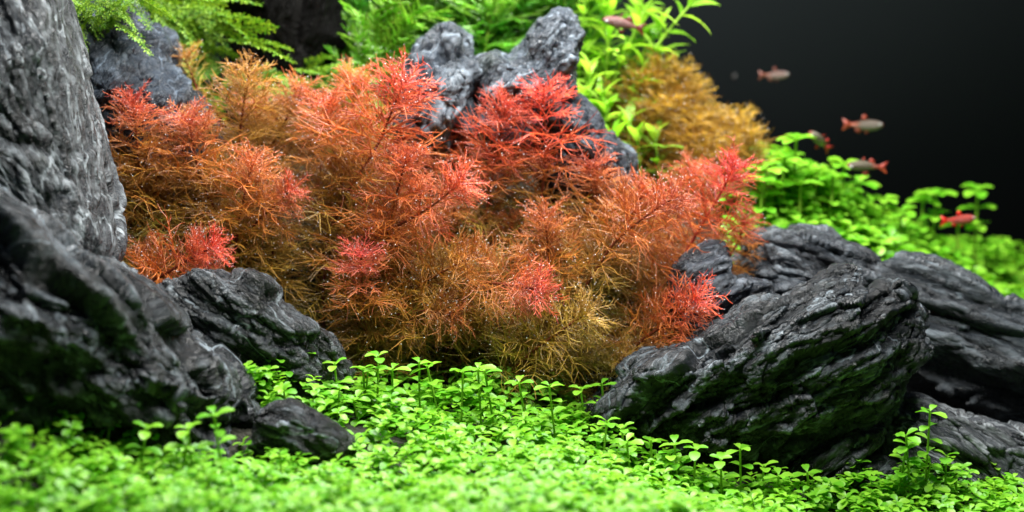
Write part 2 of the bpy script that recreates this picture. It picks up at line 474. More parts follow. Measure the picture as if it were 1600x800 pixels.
    # fine grain relief
    g = fbm(np.stack([u * 0.7, v * 1.8, w * 1.5], -1) * 1.6, 4, seed + 33, True)
    g2 = fbm(np.stack([u * 1.0, v * 3.2, w * 2.6], -1) * 1.9, 3, seed + 35, True)
    p = p + normals(p) * ((0.085 * g + 0.045 * g2) * min(1.0, size / 4))[..., None]
    wp = p[..., :1] * ex + p[..., 1:2] * ev + p[..., 2:3] * ew
    uvw = np.stack([u, v, w], -1) + seed * 11.0
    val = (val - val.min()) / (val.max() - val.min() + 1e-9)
    idx = np.arange(nph * nt_).reshape(nph, nt_)
    faces = np.stack([idx[:-1], np.roll(idx, -1, 1)[:-1], np.roll(idx, -1, 1)[1:], idx[1:]], -1).reshape(-1, 4)[:, ::-1]
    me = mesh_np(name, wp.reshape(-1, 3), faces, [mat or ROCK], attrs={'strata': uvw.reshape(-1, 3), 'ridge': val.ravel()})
    o = link(name, me, loc=c3, color=tint)
    return tag(o, label, cat, group)

rock('slab_rock', 'tall grey slab of stone leaning beside the red feathery plants',
     [(86, -40), (96, 10), (107, 55), (122, 110), (140, 180), (152, 230), (165, 290), (175, 340), (184, 385), (178, 412), (120, 450), (0, 500), (-130, 500), (-200, 300), (-170, 60), (-120, -70), (0, -110)],
     (20, 220), -3, 4.0, 5.0, 118, 11, amp=0.36, res=(340, 170), tilt=0.8, mat=SLAB, tint=(1.1, 1.13, 1.16), freq=1.3, cuts=4, boxy=0.6)
rock('ridge_rock', 'long dark ridge of stone sloping down into the green carpet below the tall slab',
     [(-160, 210), (-60, 280), (0, 318), (50, 350), (80, 380), (110, 409), (131, 416), (173, 421), (210, 442), (247, 468), (273, 494), (289, 521), (320, 547), (362, 573), (383, 605), (394, 637), (406, 663), (445, 680), (420, 740), (330, 760), (150, 740), (-50, 690), (-180, 560), (-200, 350)],
     (150, 540), -8, 5.0, 4.5, -38, 24, amp=0.75, res=(380, 190), tilt=1.2, tint=(1.0, 1.03, 1.05), freq=1.1, cuts=6, hang=0.2)
rock('stub_rock', 'small low stone half sunk in the green carpet at the foot of the ridge',
     [(400, 650), (412, 640), (436, 627), (457, 624), (483, 637), (525, 658), (553, 681), (560, 705), (520, 740), (430, 745), (388, 715)],
     (465, 680), -7.3, 1.3, 1.4, -20, 31, amp=0.22, res=(140, 70), tint=(1.1, 1.1, 1.15))
rock('knobby_rock', 'knobby black stone with two bumps rising from carpet under the orange feathery plants',
     [(255, 480), (262, 462), (294, 434), (315, 423), (341, 427), (362, 440), (378, 432), (404, 432), (428, 448), (438, 474), (462, 495), (488, 509), (520, 527), (535, 553), (540, 580), (540, 640), (400, 690), (270, 640), (245, 540)],
     (390, 545), -2, 2.2, 2.5, -35, 43, amp=0.50, res=(280, 140), cuts=5, tint=(1.0, 1.0, 1.0), freq=1.1, hang=0.3)
rock('crag_rock', 'blue-grey crag with moss on its top, behind the tall slab',
     [(95, 60), (105, 25), (140, -10), (185, -20), (215, 0), (230, 30), (247, 38), (263, 72), (268, 100), (285, 120), (310, 150), (335, 190), (330, 280), (160, 290), (110, 200)],
     (200, 140), 8, 3.5, 3.0, 60, 52, amp=0.7, res=(220, 110), mat=ROCK_BACK, style='lump', tint=(1.1, 1.2, 1.35), freq=1.3)
rock('driftwood', 'near-black driftwood stump between the moss and the green feathery plant',
     [(330, -60), (540, -60), (535, 20), (545, 60), (520, 100), (480, 140), (400, 150), (370, 110), (345, 40)],
     (440, 40), 15.5, 2.6, 3.0, 75, 61, amp=0.5, res=(160, 80), mat=WOOD, tint=(0.2, 0.2, 0.2), cat='driftwood', group=None)
rock('peak_rock', 'rounded grey peak of stone with a blunt top, behind red plants',
     [(618, 150), (632, 100), (645, 75), (675, 50), (695, 36), (710, 39), (722, 58), (737, 82), (742, 105), (747, 145), (750, 220), (640, 280), (610, 210)],
     (690, 150), 10, 2.6, 2.6, 70, 71, amp=0.65, res=(200, 100), mat=ROCK_BACK, style='lump', tint=(1.9, 1.95, 2.0), freq=1.4)
rock('finger_rock', 'grey finger-shaped stone leaning up beside the blunt peak, bumpy and pale-topped',
     [(742, 120), (748, 98), (770, 84), (792, 92), (818, 80), (824, 55), (843, 30), (873, 18), (900, 26), (910, 50), (902, 90), (892, 120), (890, 160), (880, 250), (770, 250), (742, 180)],
     (840, 120), 9.5, 2.6, 2.8, 50, 83, amp=0.65, res=(220, 110), mat=ROCK_BACK, style='lump', tint=(1.9, 1.95, 2.0), freq=1.4)
rock('shoulder_rock', 'dark mottled stone sloping down from the finger-shaped stone towards bright green leaves',
     [(870, 150), (905, 148), (922, 165), (942, 190), (962, 215), (978, 245), (988, 275), (985, 320), (900, 350), (840, 300), (845, 200)],
     (910, 245), 9, 2.4, 2.6, -55, 92, amp=0.6, res=(180, 90), mat=ROCK_BACK, style='lump', tint=(1.2, 1.25, 1.35), freq=1.4)
rock('layered_rock', 'big jagged black stone with diagonal layers leaning over the carpet',
     [(916, 662), (932, 640), (953, 622), (975, 600), (994, 580), (1018, 567), (1070, 560), (1100, 545), (1117, 524), (1147, 512), (1182, 481), (1229, 470), (1253, 447), (1282, 427), (1317, 414), (1338, 421), (1342, 450), (1347, 466), (1370, 456), (1400, 462), (1409, 483), (1426, 492), (1433, 518), (1441, 536), (1435, 565), (1417, 594), (1394, 630), (1372, 655), (1340, 690), (1290, 725), (1230, 735), (1160, 740), (1105, 745), (1050, 735), (988, 716), (935, 690)],
     (1200, 590), 0.5, 3.4, 3.5, 33, 104, amp=0.78, res=(620, 300), cuts=7, freq=1.5, tint=(0.9, 0.93, 0.95), edge=0.6, hang=0.12)
rock('ledge_rock', 'thin black ledge of stone tucked under the big jagged layered stone',
     [(1190, 790), (1215, 745), (1250, 715), (1300, 690), (1345, 664), (1366, 655), (1381, 664), (1376, 685), (1350, 705), (1330, 735), (1290, 775), (1240, 810)],
     (1290, 730), -1.0, 1.6, 2.0, 38, 117, amp=0.35, res=(220, 110), tint=(0.8, 0.8, 0.8))
rock('wedge_rock', 'small dark wedge stone on the carpet below the thin ledge',
     [(1290, 800), (1310, 745), (1340, 715), (1375, 712), (1398, 728), (1404, 760), (1400, 810), (1340, 830)],
     (1352, 770), -1.5, 1.2, 1.2, 25, 122, amp=0.25, res=(130, 64), tint=(0.8, 0.8, 0.8))
rock('nub_rock', 'small pale-topped nub of stone between red plants and the jagged stone',
     [(1045, 440), (1058, 412), (1085, 392), (1110, 377), (1130, 380), (1137, 400), (1134, 430), (1152, 440), (1180, 433), (1205, 442), (1217, 465), (1230, 510), (1150, 560), (1060, 520)],
     (1120, 460), 4, 1.8, 2.0, 30, 131, amp=0.35, res=(170, 84), mat=ROCK_BACK, tint=(1.0, 1.0, 1.05))
rock('hump_rock', 'smooth grey humped stone behind the jagged stone, below the far carpet',
     [(1150, 410), (1165, 382), (1182, 360), (1215, 350), (1250, 345), (1290, 352), (1330, 372), (1357, 395), (1376, 425), (1385, 470), (1350, 540), (1200, 540), (1140, 470)],
     (1260, 440), 8, 3.0, 3.0, -20, 144, amp=0.6, res=(200, 100), mat=ROCK_BACK, tint=(1.0, 1.0, 1.0), freq=0.9)
rock('boulder_rock', 'large grey boulder with dark ledges rising out past the jagged stone',
     [(1330, 450), (1350, 418), (1400, 405), (1450, 412), (1500, 440), (1560, 480), (1640, 530), (1760, 610), (1780, 760), (1620, 800), (1430, 760), (1370, 640), (1330, 530)],
     (1540, 600), 9, 4.5, 4.0, -18, 151, amp=1.0, res=(280, 140), mat=ROCK_BACK, tint=(0.8, 0.83, 0.82), freq=1.0, cuts=7, hang=0.4)
rock('foot_rock', 'veined grey stone at the foot of the large boulder, with sprigs in front',
     [(1365, 660), (1385, 632), (1410, 620), (1450, 625), (1490, 648), (1540, 652), (1600, 672), (1700, 725), (1740, 850), (1560, 880), (1420, 830), (1365, 740)],
     (1530, 750), 1.5, 3.0, 2.6, -35, 166, amp=0.55, res=(260, 130), mat=SLAB, tint=(1.3, 1.3, 1.3), cuts=6)

# ------------------------------------------------------------------ feathery milfoil
def whorl_mesh(name, seed, nleaf=5, L=1.9, e0=25, droop=-15, npairs=8, fil=0.92, rad=0.0185, glint_share=0.14, flat=False):
    r = np.random.default_rng(seed)
    lines, rads = [], []
    ends = []
    for k in range(nleaf):
        az = 2 * math.pi * (k + r.uniform(-0.18, 0.18)) / nleaf
        Lk = L * r.uniform(0.82, 1.12)
        t = np.linspace(0, 1, 9)
        el = np.radians(e0 + droop * t ** 1.4 + r.uniform(-24, 24))
        ds = Lk / 8
        rad_ = np.concatenate([[0], np.cumsum(np.cos(el[:-1]) * ds)]) + 0.03
        z = np.concatenate([[0], np.cumsum(np.sin(el[:-1]) * ds)])
        az_t = az + r.uniform(-0.25, 0.25) * t ** 2
        rach = np.stack([rad_ * np.cos(az_t), rad_ * np.sin(az_t), z], 1)
        lines += [rach[0:5][[0, 1, 2, 3]], rach[[3, 4, 5, 6]], rach[[6, 7, 8, 8]] + np.array([[0, 0, 0]] * 3 + [[0.001, 0, 0.002]])]
        rads += [np.full(4, rad * 1.45), np.full(4, rad * 1.2), np.array([1.1, 1, 0.8, 0.5]) * rad]
        tang = np.gradient(rach, axis=0); tang /= np.linalg.norm(tang, axis=1, keepdims=True)
        side = np.cross(tang, np.array([0, 0, 1.0])); side /= np.linalg.norm(side, axis=1, keepdims=True) + 1e-9
        up = np.cross(side, tang)
        for i in range(npairs):
            ti = 0.12 + 0.88 * (i + 0.5) / npairs
            for sg in (-1, 1):
                tt = min(1, max(0, ti + r.uniform(-0.03, 0.03))) * 8
                i0 = min(7, int(tt)); fr = tt - i0
                p0 = rach[i0] * (1 - fr) + rach[i0 + 1] * fr
                tg, sd, u_ = tang[i0], side[i0], up[i0]
                ang = math.radians(r.uniform(48, 85) * (1.05 - 0.40 * ti))
                d = tg * math.cos(ang) + sg * sd * math.sin(ang) + u_ * r.uniform(-0.85, 0.85) * (0.2 if flat else 1)
                d /= np.linalg.norm(d)
                l = fil * Lk / 1.9 * (1.15 - 0.45 * ti) * r.uniform(0.75, 1.25)
                bend = tg * r.uniform(0.0, 0.9) + u_ * r.uniform(-0.6, 0.7) + sd * r.uniform(-0.5, 0.5) + r.normal(0, 0.2, 3)
                s = np.linspace(0, 1, 4)[:, None]
                ln = p0 + d * l * s + bend * l * 0.50 * s ** 2 + r.normal(0, 0.035, (4, 3)) * s
                lines.append(ln); rads.append(np.array([1.1, 1.0, 0.85, 0.45]) * rad * r.uniform(0.8, 1.15))
                ends.append(ln[-1])
    v, q = tubes(np.array(lines), np.array(rads))
    ends = np.array(ends); sel = ends[r.random(len(ends)) < glint_share]
    o8 = np.array([[1, 0, 0], [-1, 0, 0], [0, 1, 0], [0, -1, 0], [0, 0, 1], [0, 0, -1]], float)
    f8 = np.array([[0, 2, 4], [2, 1, 4], [1, 3, 4], [3, 0, 4], [2, 0, 5], [1, 2, 5], [3, 1, 5], [0, 3, 5]])
    bsz = r.uniform(0.012, 0.030, len(sel))
    bv = (sel[:, None] + o8[None] * bsz[:, None, None]).reshape(-1, 3)
    bf = (f8[None] + (np.arange(len(sel)) * 6)[:, None, None] + len(v)).reshape(-1, 3)
    me = mesh_np(name, np.vstack([v, bv]), [q, bf], [FEATHER, BUBBLE_GLINT], np.concatenate([np.zeros(len(q)), np.ones(len(bf))]))
    return me

W_OPEN = [whorl_mesh('leaf_whorl', 200 + i, nleaf=6, e0=22, droop=-18, L=2.0) for i in range(7)]
W_MID = [whorl_mesh('leaf_whorl', 300 + i, nleaf=7, L=1.75, e0=38, droop=-24, fil=0.72, rad=0.0175) for i in range(4)]
W_TIP = [whorl_mesh('shoot_tip', 400 + i, nleaf=9, L=1.35, e0=46, droop=-26, npairs=7, fil=0.50, rad=0.0165, glint_share=0.22) for i in range(4)]
W_SPARSE = [whorl_mesh('leaf_whorl', 450 + i, nleaf=4, L=1.7, e0=25, droop=-5, npairs=5, fil=0.5) for i in range(2)]

W_GREEN = [whorl_mesh('leaf_whorl', 470 + i, nleaf=5, L=1.7, e0=35, droop=-15, npairs=7, fil=0.6, rad=0.040, glint_share=0.0, flat=True) for i in range(4)]
def lerp(a, b, t): return tuple(x + (y - x) * t for x, y in zip(a, b))
RED, ORANGE, OLIVE, AMBER = (0.62, 0.060, 0.030), (0.58, 0.165, 0.030), (0.27, 0.165, 0.022), (0.50, 0.23, 0.035)

def smooth_path(pts, n):
    pts = np.asarray(pts, float)
    d = np.concatenate([[0], np.cumsum(np.linalg.norm(np.diff(pts, axis=0), axis=1))])
    t = np.linspace(0, d[-1], n)
    p = np.stack([np.interp(t, d, pts[:, k]) for k in range(3)], 1)
    for _ in range(3):
        p[1:-1] = (p[:-2] + 2 * p[1:-1] + p[2:]) / 4
    return p

def milfoil(pix, Ytip, Ybase, tipc, midc, lowc, label, scale=1.0, leafy=7.0, spacing=0.42, name='feather_plant', group='red and orange feathery stems', whorls=None, stemc=(0.10, 0.018, 0.010), seed=0, cat='plant', lean=(0, 0)):
    """pix: stem from tip down, in pixels; the stem then runs on down to the soil"""
    r = np.random.default_rng(seed * 13 + 5)
    if name == 'feather_plant': Ytip += 2.3; Ybase += 2.3
    n = len(pix)
    path = [P(x, y, Ytip + (Ybase - Ytip) * i / max(1, n - 1)) for i, (x, y) in enumerate(pix)]
    last = path[-1]
    dirn = (last - path[-2]) if n > 1 else np.array([0, 0, -1.0])
    dirn /= np.linalg.norm(dirn) + 1e-9
    # carry on to the soil
    gz = float(ground_z(last[0], last[1]))
    h = max(0.3, last[2] - gz + 0.3)
    base = last + np.array([dirn[0] * h * 0.35, min(1.5, h * 0.2), -h])
    base[2] = float(ground_z(base[0], base[1])) - 0.25
    path += [(last + base) / 2 + np.array([dirn[0] * h * 0.08, 0, 0]), base]
    path = smooth_path(path[::-1], 26)                   # base -> tip
    root = thing(name, base, label, cat, group)
    rel = path - base
    rs = np.linspace(0.10, 0.050, 26) * (0.8 + 0.2 * scale)
    v, q = tubes(rel[None], rs[None], 6)
    link('stem', mesh_np('stem', v, q, [REDSTEM]), root, color=stemc)
    seg = np.linalg.norm(np.diff(path, axis=0), axis=1); L = np.concatenate([[0], np.cumsum(seg)]); tot = L[-1]
    tang = np.gradient(path, axis=0)
    s = 0.0
    while s < min(leafy, tot - 0.4):
        a = tot - s
        pos = np.array([np.interp(a, L, rel[:, k]) for k in range(3)])
        tg = np.array([np.interp(a, L, tang[:, k]) for k in range(3)])
        f = s / leafy
        col = lerp(tipc, midc, min(1, f * 2.6)) if f < 0.385 else lerp(midc, lowc, min(1, (f - 0.385) * 1.9))
        k = r.uniform(0.85, 1.15); col = tuple(c * k * m for c, m in zip(col, ((1.05, 1.85, 2.3) if s < 1.3 else (1.0, 1.5, 1.5)) if name == 'feather_plant' else (1, 1, 1)))
        if s < 0.35: me, sz = W_TIP[r.integers(4)], 0.85 + 0.2 * r.random()
        elif s < 1.3: me, sz = W_MID[r.integers(4)], (0.70 + 0.22 * s)
        else: me, sz = (whorls or W_OPEN)[r.integers(len(whorls or W_OPEN))], r.uniform(0.85, 1.1)
        if whorls and s >= 0.35: me = whorls[r.integers(len(whorls))]
        quat = Vector(tg).to_track_quat('Z', 'Y') @ Quaternion((0, 0, 1), r.uniform(0, 6.28)) @ Quaternion((1, 0, 0), r.normal(0, 0.08))
        link('shoot_tip' if s < 0.35 else 'leaf_whorl', me, root, pos, quat, sz * scale, col)
        s += spacing * (0.55 if s < 1.0 else 1.0) * r.uniform(0.85, 1.15) * scale
    return root

# traced stems: pixels from tip downward, depth at tip and at the last pixel, colours, label
M = [
 ([(208, 165), (213, 210), (217, 260)], 1.5, 1.5, RED, ORANGE, OLIVE, 'short feathery stem with a red crown touching the tall slab', 0.95),
 ([(290, 92), (305, 130), (318, 175)], 7, 7, ORANGE, AMBER, AMBER, 'sparse amber feathery sprig rising against the blue-grey crag', 0.8),
 ([(388, 118), (378, 180), (370, 250)], 4, 4, ORANGE, (0.5, 0.17, 0.035), OLIVE, 'upright orange-brown feathery stem in front of the moss', 1.0),
 ([(468, 148), (440, 200), (412, 250)], 5, 5, (0.6, 0.11, 0.03), (0.5, 0.19, 0.04), AMBER, 'orange feathery stem leaning away from upright orange-brown one', 0.95),
 ([(296, 192), (305, 250), (322, 305), (345, 340)], 1.5, 2, (0.62, 0.075, 0.03), ORANGE, OLIVE, 'coppery feathery stem with a bent dark stalk near the tall slab', 1.05),
 ([(394, 258), (378, 320), (366, 392)], 0.5, 1, (0.6, 0.1, 0.03), ORANGE, OLIVE, 'coppery feathery stem above the knobby black stone', 1.0),
 ([(452, 300), (425, 325), (398, 347)], 0.5, 1, (0.62, 0.07, 0.03), ORANGE, OLIVE, 'short leaning shoot with pinkish tip among coppery stems', 0.8),
 ([(204, 262), (208, 300), (212, 345)], 2, 2, ORANGE, (0.45, 0.15, 0.03), OLIVE, 'orange feathery stem low against the tall slab', 1.0),
 ([(552, 128), (552, 170), (550, 215)], 5, 5, (0.62, 0.1, 0.03), ORANGE, AMBER, 'orange-red feathery stem before the green feathery plant', 0.95),
 ([(628, 135), (588, 235), (545, 292), (510, 375)], 2, 2, RED, (0.6, 0.1, 0.03), (0.38, 0.15, 0.03), 'tall red feathery stem with long dark stalk leaning towards blunt peak', 1.25),
 ([(508, 168), (520, 225), (535, 290)], 3, 3, (0.62, 0.08, 0.03), ORANGE, AMBER, 'red feathery shoot joining the long dark stalk', 1.0),
 ([(634, 248), (622, 295), (608, 345)], 0.5, 0.5, (0.62, 0.08, 0.03), (0.56, 0.11, 0.03), ORANGE, 'upright coppery shoot beside the arching red branch', 0.95),
 ([(716, 288), (680, 320), (635, 345), (575, 378)], -0.5, 0.5, (0.64, 0.08, 0.035), (0.58, 0.10, 0.03), ORANGE, 'arching red-orange branch reaching sideways from the middle of the bank', 1.0),
 ([(688, 172), (696, 220), (705, 275)], 6, 6, (0.64, 0.07, 0.035), (0.6, 0.09, 0.03), AMBER, 'red feathery stem under the blunt stone peak', 0.95),
 ([(790, 168), (775, 240), (766, 300), (757, 350)], 4, 4, RED, (0.6, 0.08, 0.035), OLIVE, 'tall red feathery stem in front of the notch between two grey peaks', 1.05),
 ([(848, 148), (853, 220), (850, 280), (845, 315)], 4, 4, (0.68, 0.06, 0.035), (0.62, 0.075, 0.03), OLIVE, 'bright red feathery stem standing before the finger-shaped stone', 1.1),
 ([(926, 264), (932, 300), (938, 350)], 4, 4, (0.62, 0.09, 0.04), ORANGE, OLIVE, 'coppery feathery stem in front of the dark mottled stone', 0.95),
 ([(1048, 312), (1005, 340), (960, 376), (912, 452)], 0, 1, (0.6, 0.075, 0.03), (0.58, 0.12, 0.03), OLIVE, 'long leaning coppery branch with forked dark stalk', 1.05),
 ([(1144, 266), (1122, 310), (1098, 348), (1060, 415)], 3, 3, (0.68, 0.05, 0.04), (0.6, 0.09, 0.03), ORANGE, 'red stem with a thick bare stalk leaning towards far carpet', 1.0),
 ([(1164, 350), (1150, 385), (1130, 415)], 4, 4, (0.62, 0.05, 0.03), ORANGE, ORANGE, 'short bare red shoot above the grey humped stone', 0.75),
 ([(1082, 270), (1070, 310), (1058, 350)], 5, 5, (0.6, 0.08, 0.03), ORANGE, ORANGE, 'soft red stem behind the thick bare stalk', 0.95),
 ([(852, 345), (856, 385), (860, 430)], 1, 1, (0.6, 0.1, 0.03), ORANGE, OLIVE, 'upright coppery shoot at the centre of the bank', 1.0),
 ([(564, 402), (566, 440), (570, 500)], -1.5, -1.0, (0.72, 0.075, 0.05), ORANGE, OLIVE, 'low shoot with pink-red crown above the carpet', 0.95),
 ([(836, 452), (800, 446), (755, 440), (720, 470)], -2.5, 0.5, (0.70, 0.085, 0.05), (0.6, 0.15, 0.035), AMBER, 'pink-red rosette shoot turned forward, low in the bank', 0.95),
 ([(1086, 470), (1055, 498), (1000, 532)], -1.5, 0.0, (0.70, 0.060, 0.028), (0.6, 0.13, 0.03), OLIVE, 'bright red rosette shoot resting on the jagged black stone', 0.95),
 ([(330, 388), (300, 402), (258, 428), (235, 440)], -2, -1.5, (0.70, 0.065, 0.035), (0.6, 0.12, 0.03), ORANGE, 'bright red shoot lying over the ridge and knobby stone', 0.95),
 ([(226, 395), (228, 420), (240, 450)], 0, 0, (0.58, 0.11, 0.03), ORANGE, AMBER, 'orange shoot squeezed between the slab and the ridge', 0.9),
 ([(705, 492), (665, 485), (620, 490), (590, 520)], -1.5, 0, (0.58, 0.11, 0.03), (0.5, 0.17, 0.03), OLIVE, 'orange branch arching low over dark gap above carpet', 0.95),
 ([(912, 492), (880, 515), (838, 545), (800, 580)], -2, -0.5, (0.58, 0.20, 0.04), (0.46, 0.20, 0.03), OLIVE, 'golden-olive branch spreading low over the carpet edge', 1.05),
 ([(735, 402), (700, 420), (655, 445), (630, 480)], -0.5, 0.5, (0.58, 0.13, 0.03), (0.5, 0.17, 0.03), OLIVE, 'orange-gold branch between two pink-red crowns', 1.0),
 ([(975, 558), (960, 575), (935, 598)], -1, -0.5, (0.45, 0.15, 0.02), OLIVE, OLIVE, 'small olive-brown shoot beside tip of jagged stone', 0.8),
 ([(1005, 300), (985, 345), (965, 385)], 3, 3, (0.6, 0.08, 0.03), ORANGE, OLIVE, 'red feathery shoot behind the long leaning branch', 0.95),
]
for i, (pix, y0, y1, a, b, c, lab, sc) in enumerate(M):
    milfoil(pix, y0, y1, a, b, c, lab, scale=sc, seed=i + 1, whorls=W_SPARSE if i == 1 else None, leafy=3.2 if i in (1, 19) else 7.0 * min(1, sc),
            spacing=0.62, stemc=(0.30, 0.03, 0.018) if i in (18, 19) else (0.13, 0.022, 0.010))
# the stems that fill the bank behind and below
FILL_TOP = [(170, 210), (230, 170), (300, 150), (400, 160), (480, 180), (560, 170), (640, 200), (700, 230), (800, 230), (870, 230), (930, 300), (1020, 320), (1100, 320), (1160, 380)]
ft = np.array(FILL_TOP, float)
k = 0
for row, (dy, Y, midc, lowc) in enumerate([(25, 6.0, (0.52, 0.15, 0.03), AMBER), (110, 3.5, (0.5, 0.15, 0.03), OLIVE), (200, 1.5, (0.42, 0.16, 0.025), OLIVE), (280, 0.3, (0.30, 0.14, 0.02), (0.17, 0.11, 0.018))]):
    Y_row = Y
    xs = np.arange(205 if row < 2 else 230, 1120, 92) + (row % 2) * 36
    for x in xs:
        r = random.Random(int(x) * 7 + row)
        x = x + r.uniform(-16, 16)
        y = np.interp(x, ft[:, 0], ft[:, 1]) + dy + r.uniform(-18, 18)
        if row == 3 and (x < 470 or x > 1000): continue
        if row == 2 and x > 1060: continue
        if y > 545: y = 545 + r.uniform(-8, 8)
        Y = min(Y_row, 2.5) if x < 330 else Y_row
        dx = r.uniform(-26, 26)
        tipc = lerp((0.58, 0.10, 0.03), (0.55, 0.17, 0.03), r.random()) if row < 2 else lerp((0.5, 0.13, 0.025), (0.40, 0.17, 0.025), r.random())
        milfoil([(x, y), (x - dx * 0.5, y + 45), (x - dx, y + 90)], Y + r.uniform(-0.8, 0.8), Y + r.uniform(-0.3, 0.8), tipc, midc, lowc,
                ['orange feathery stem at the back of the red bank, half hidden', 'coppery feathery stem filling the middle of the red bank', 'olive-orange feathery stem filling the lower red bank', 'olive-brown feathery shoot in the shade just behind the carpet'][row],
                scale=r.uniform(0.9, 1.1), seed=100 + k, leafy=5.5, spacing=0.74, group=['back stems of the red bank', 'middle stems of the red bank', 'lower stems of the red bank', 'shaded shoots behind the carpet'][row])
        k += 1

# ------------------------------------------------------------------ leaves, sprigs, carpet
def leaf_mesh(name, L, W, mats, cup=0.15, droop=0.1, rows=(0, 0.18, 0.45, 0.75, 1.0), widths=(0.14, 0.42, 0.92, 1.0, 0.42)):
    """a leaf along +X with its stalk at the origin; thin but with both sides bent about the midrib"""
    v = []
    for t, w in zip(rows, widths):
        z = -droop * L * t * t + 0.06 * L * math.sin(t * 3.1)
        for s in (-1, 0, 1):
            v.append((t * L, s * w * W / 2, z + (cup * W * abs(s) * w)))
    n = len(rows)
    q = []
    for i in range(n - 1):
        for s in (0, 1):
            a = i * 3 + s
            q.append((a, a + 3, a + 4, a + 1))
    return np.array(v, float), np.array(q)
LV, LQ = leaf_mesh('leaf', 0.52, 0.33, None)
LEAF_ME = mesh_np('leaf', LV, LQ, [CARPET])

def rot_z(v, a):
    c, s = math.cos(a), math.sin(a)
    return np.stack([v[..., 0] * c - v[..., 1] * s, v[..., 0] * s + v[..., 1] * c, v[..., 2]], -1)
def rot_y(v, a):
    c, s = math.cos(a), math.sin(a)
    return np.stack([v[..., 0] * c + v[..., 2] * s, v[..., 1], -v[..., 0] * s + v[..., 2] * c], -1)

def sprig_spec(r, h, nodes):
    """leaf placements on an upright stem: (height, azimuth, pitch, size)"""
    out = []
    az = r.uniform(0, math.pi)
    for i in range(nodes):
        top = nodes - 1 - i
        if top == 0: z, up, k = h, 16, 0.80
        elif top == 1: z, up, k = h - 0.10, 4, 1.02
        else: z, up, k = (h - 0.10) * (1 - (top - 1) * 0.85 / max(1, nodes - 2)) , 6, 1.0
        for s in (0, math.pi):
            out.append((z, az + s + r.normal(0, 0.12), -math.radians(r.uniform(-9, 9) + up), r.uniform(0.82, 1.12) * k))
        az += math.pi / 2 + r.normal(0, 0.1)
    return out

_sv, _sq = tubes(np.array([[[0, 0, 0], [0, 0, 0.34], [0, 0, 0.67], [0, 0, 1.0]]]), np.full((1, 4), 0.038), 5)
STEM_ME = mesh_np('stem', _sv, _sq, [STEM_G])
LEAFN = [0]
def sprig(x, y, z, h, nodes, label, group, seed, lean=(0, 0), size=1.0, name='carpet_sprig', double=False):
    r = np.random.default_rng(seed)
    root = thing(name, (x, y, z), label, 'plant', group)
    q = Vector((lean[0], lean[1], 1)).to_track_quat('Z', 'Y')
    root.rotation_mode = 'QUATERNION'; root.rotation_quaternion = q @ Quaternion((0, 0, 1), r.uniform(0, 6.28))
    link('stem', STEM_ME, root, scale=(size, size, h))
    spec = sprig_spec(r, h, nodes)
    if double: spec += [(z_ - 0.03, a_ + 0.75, p_, s_) for z_, a_, p_, s_ in spec]
    for (zz, az, pt, s) in spec:
        o = link('leaf', LEAF_ME, root, (0.02 * math.cos(az), 0.02 * math.sin(az), zz), Matrix.Rotation(az, 3, 'Z').to_quaternion() @ Matrix.Rotation(pt, 3, 'Y').to_quaternion(), s * size)
        LEAFN[0] += 1
    return root

def carpet_mass(name, pos, hs, nodes, label, seed, size, kind='stuff'):
    """thousands of low sprigs as one mesh"""
    r = np.random.default_rng(seed)
    V, Q = [], []
    off = 0
    for (p, h, n, sz) in zip(pos, hs, nodes, size):
        ln = r.normal(0, 0.22, 2)
        up = np.array([ln[0], ln[1], 1.0]); up /= np.linalg.norm(up)
        a = np.cross(up, [0, 1.0, 0]); a /= np.linalg.norm(a); b = np.cross(up, a)
        Rm = np.stack([a, b, up], 1)
        for (zz, az, pt, s) in sprig_spec(r, h, n):
            lv = rot_z(rot_y(LV * (s * sz), pt), az); lv[:, 2] += zz
            V.append(lv @ Rm.T + p); Q.append(LQ + off); off += len(lv)
    me = mesh_np(name, np.concatenate(V), np.concatenate(Q), [CARPET])
    return tag(link(name, me), label, 'carpet plant', kind=kind)

def surf_hump(x, y):
    return 0.60 * noise(np.stack([x * 0.28, y * 0.28, x * 0 + 3.3], -1), 5) + 0.32 * noise(np.stack([x * 0.8, y * 0.8, x * 0 + 1.3], -1), 6)

FRONT = [(-400, 560), (0, 588), (50, 600), (95, 625), (160, 662), (225, 672), (240, 700), (330, 735), (390, 712), (410, 690), (396, 640), (366, 592), (335, 556), (420, 582), (530, 602), (700, 606), (905, 622), (925, 695), (1000, 722), (1110, 755), (1200, 772), (1300, 780), (1400, 765), (1450, 735), (1500, 745), (1620, 790), (1900, 830), (1900, 1100), (-400, 1100)]
xs = rng.uniform(-32, 32, 10000); ys = rng.uniform(-22, 2.2, 10000)
zs = ground_z(xs, ys)
px = to_px(np.stack([xs, ys, zs], -1))
ok = in_poly(px, FRONT) & (px[:, 1] < 980)
fx, fy, fz = xs[ok], ys[ok], zs[ok]
hump = surf_hump(fx, fy)
pocket = noise(np.stack([fx * 0.85, fy * 0.7, fx * 0 + 9.1], -1), 8)
stub = P(472, 690, -7.3)
keep = ((pocket > -0.14) | (rng.random(len(fx)) < 0.22)) & (((fx - stub[0]) / 2.1) ** 2 + ((fy - stub[1]) / 1.5) ** 2 > 1)
fx, fy, fz, hump, pocket = fx[keep], fy[keep], fz[keep], hump[keep], pocket[keep]
hs = np.clip(0.85 + 1.15 * hump + 0.8 * np.minimum(pocket, 0.25) + rng.normal(0, 0.20, len(fx)), 0.3, 1.8)
order = np.argsort(-to_px(np.stack([fx, fy, fz + hs], -1))[:, 1])
ppx = to_px(np.stack([fx, fy, fz + hs], -1))
vis = np.where((ppx[:, 0] > 10) & (ppx[:, 0] < 1590) & (ppx[:, 1] < 795) & (hump > -0.1))[0]
pick = rng.permutation(vis)[:190]
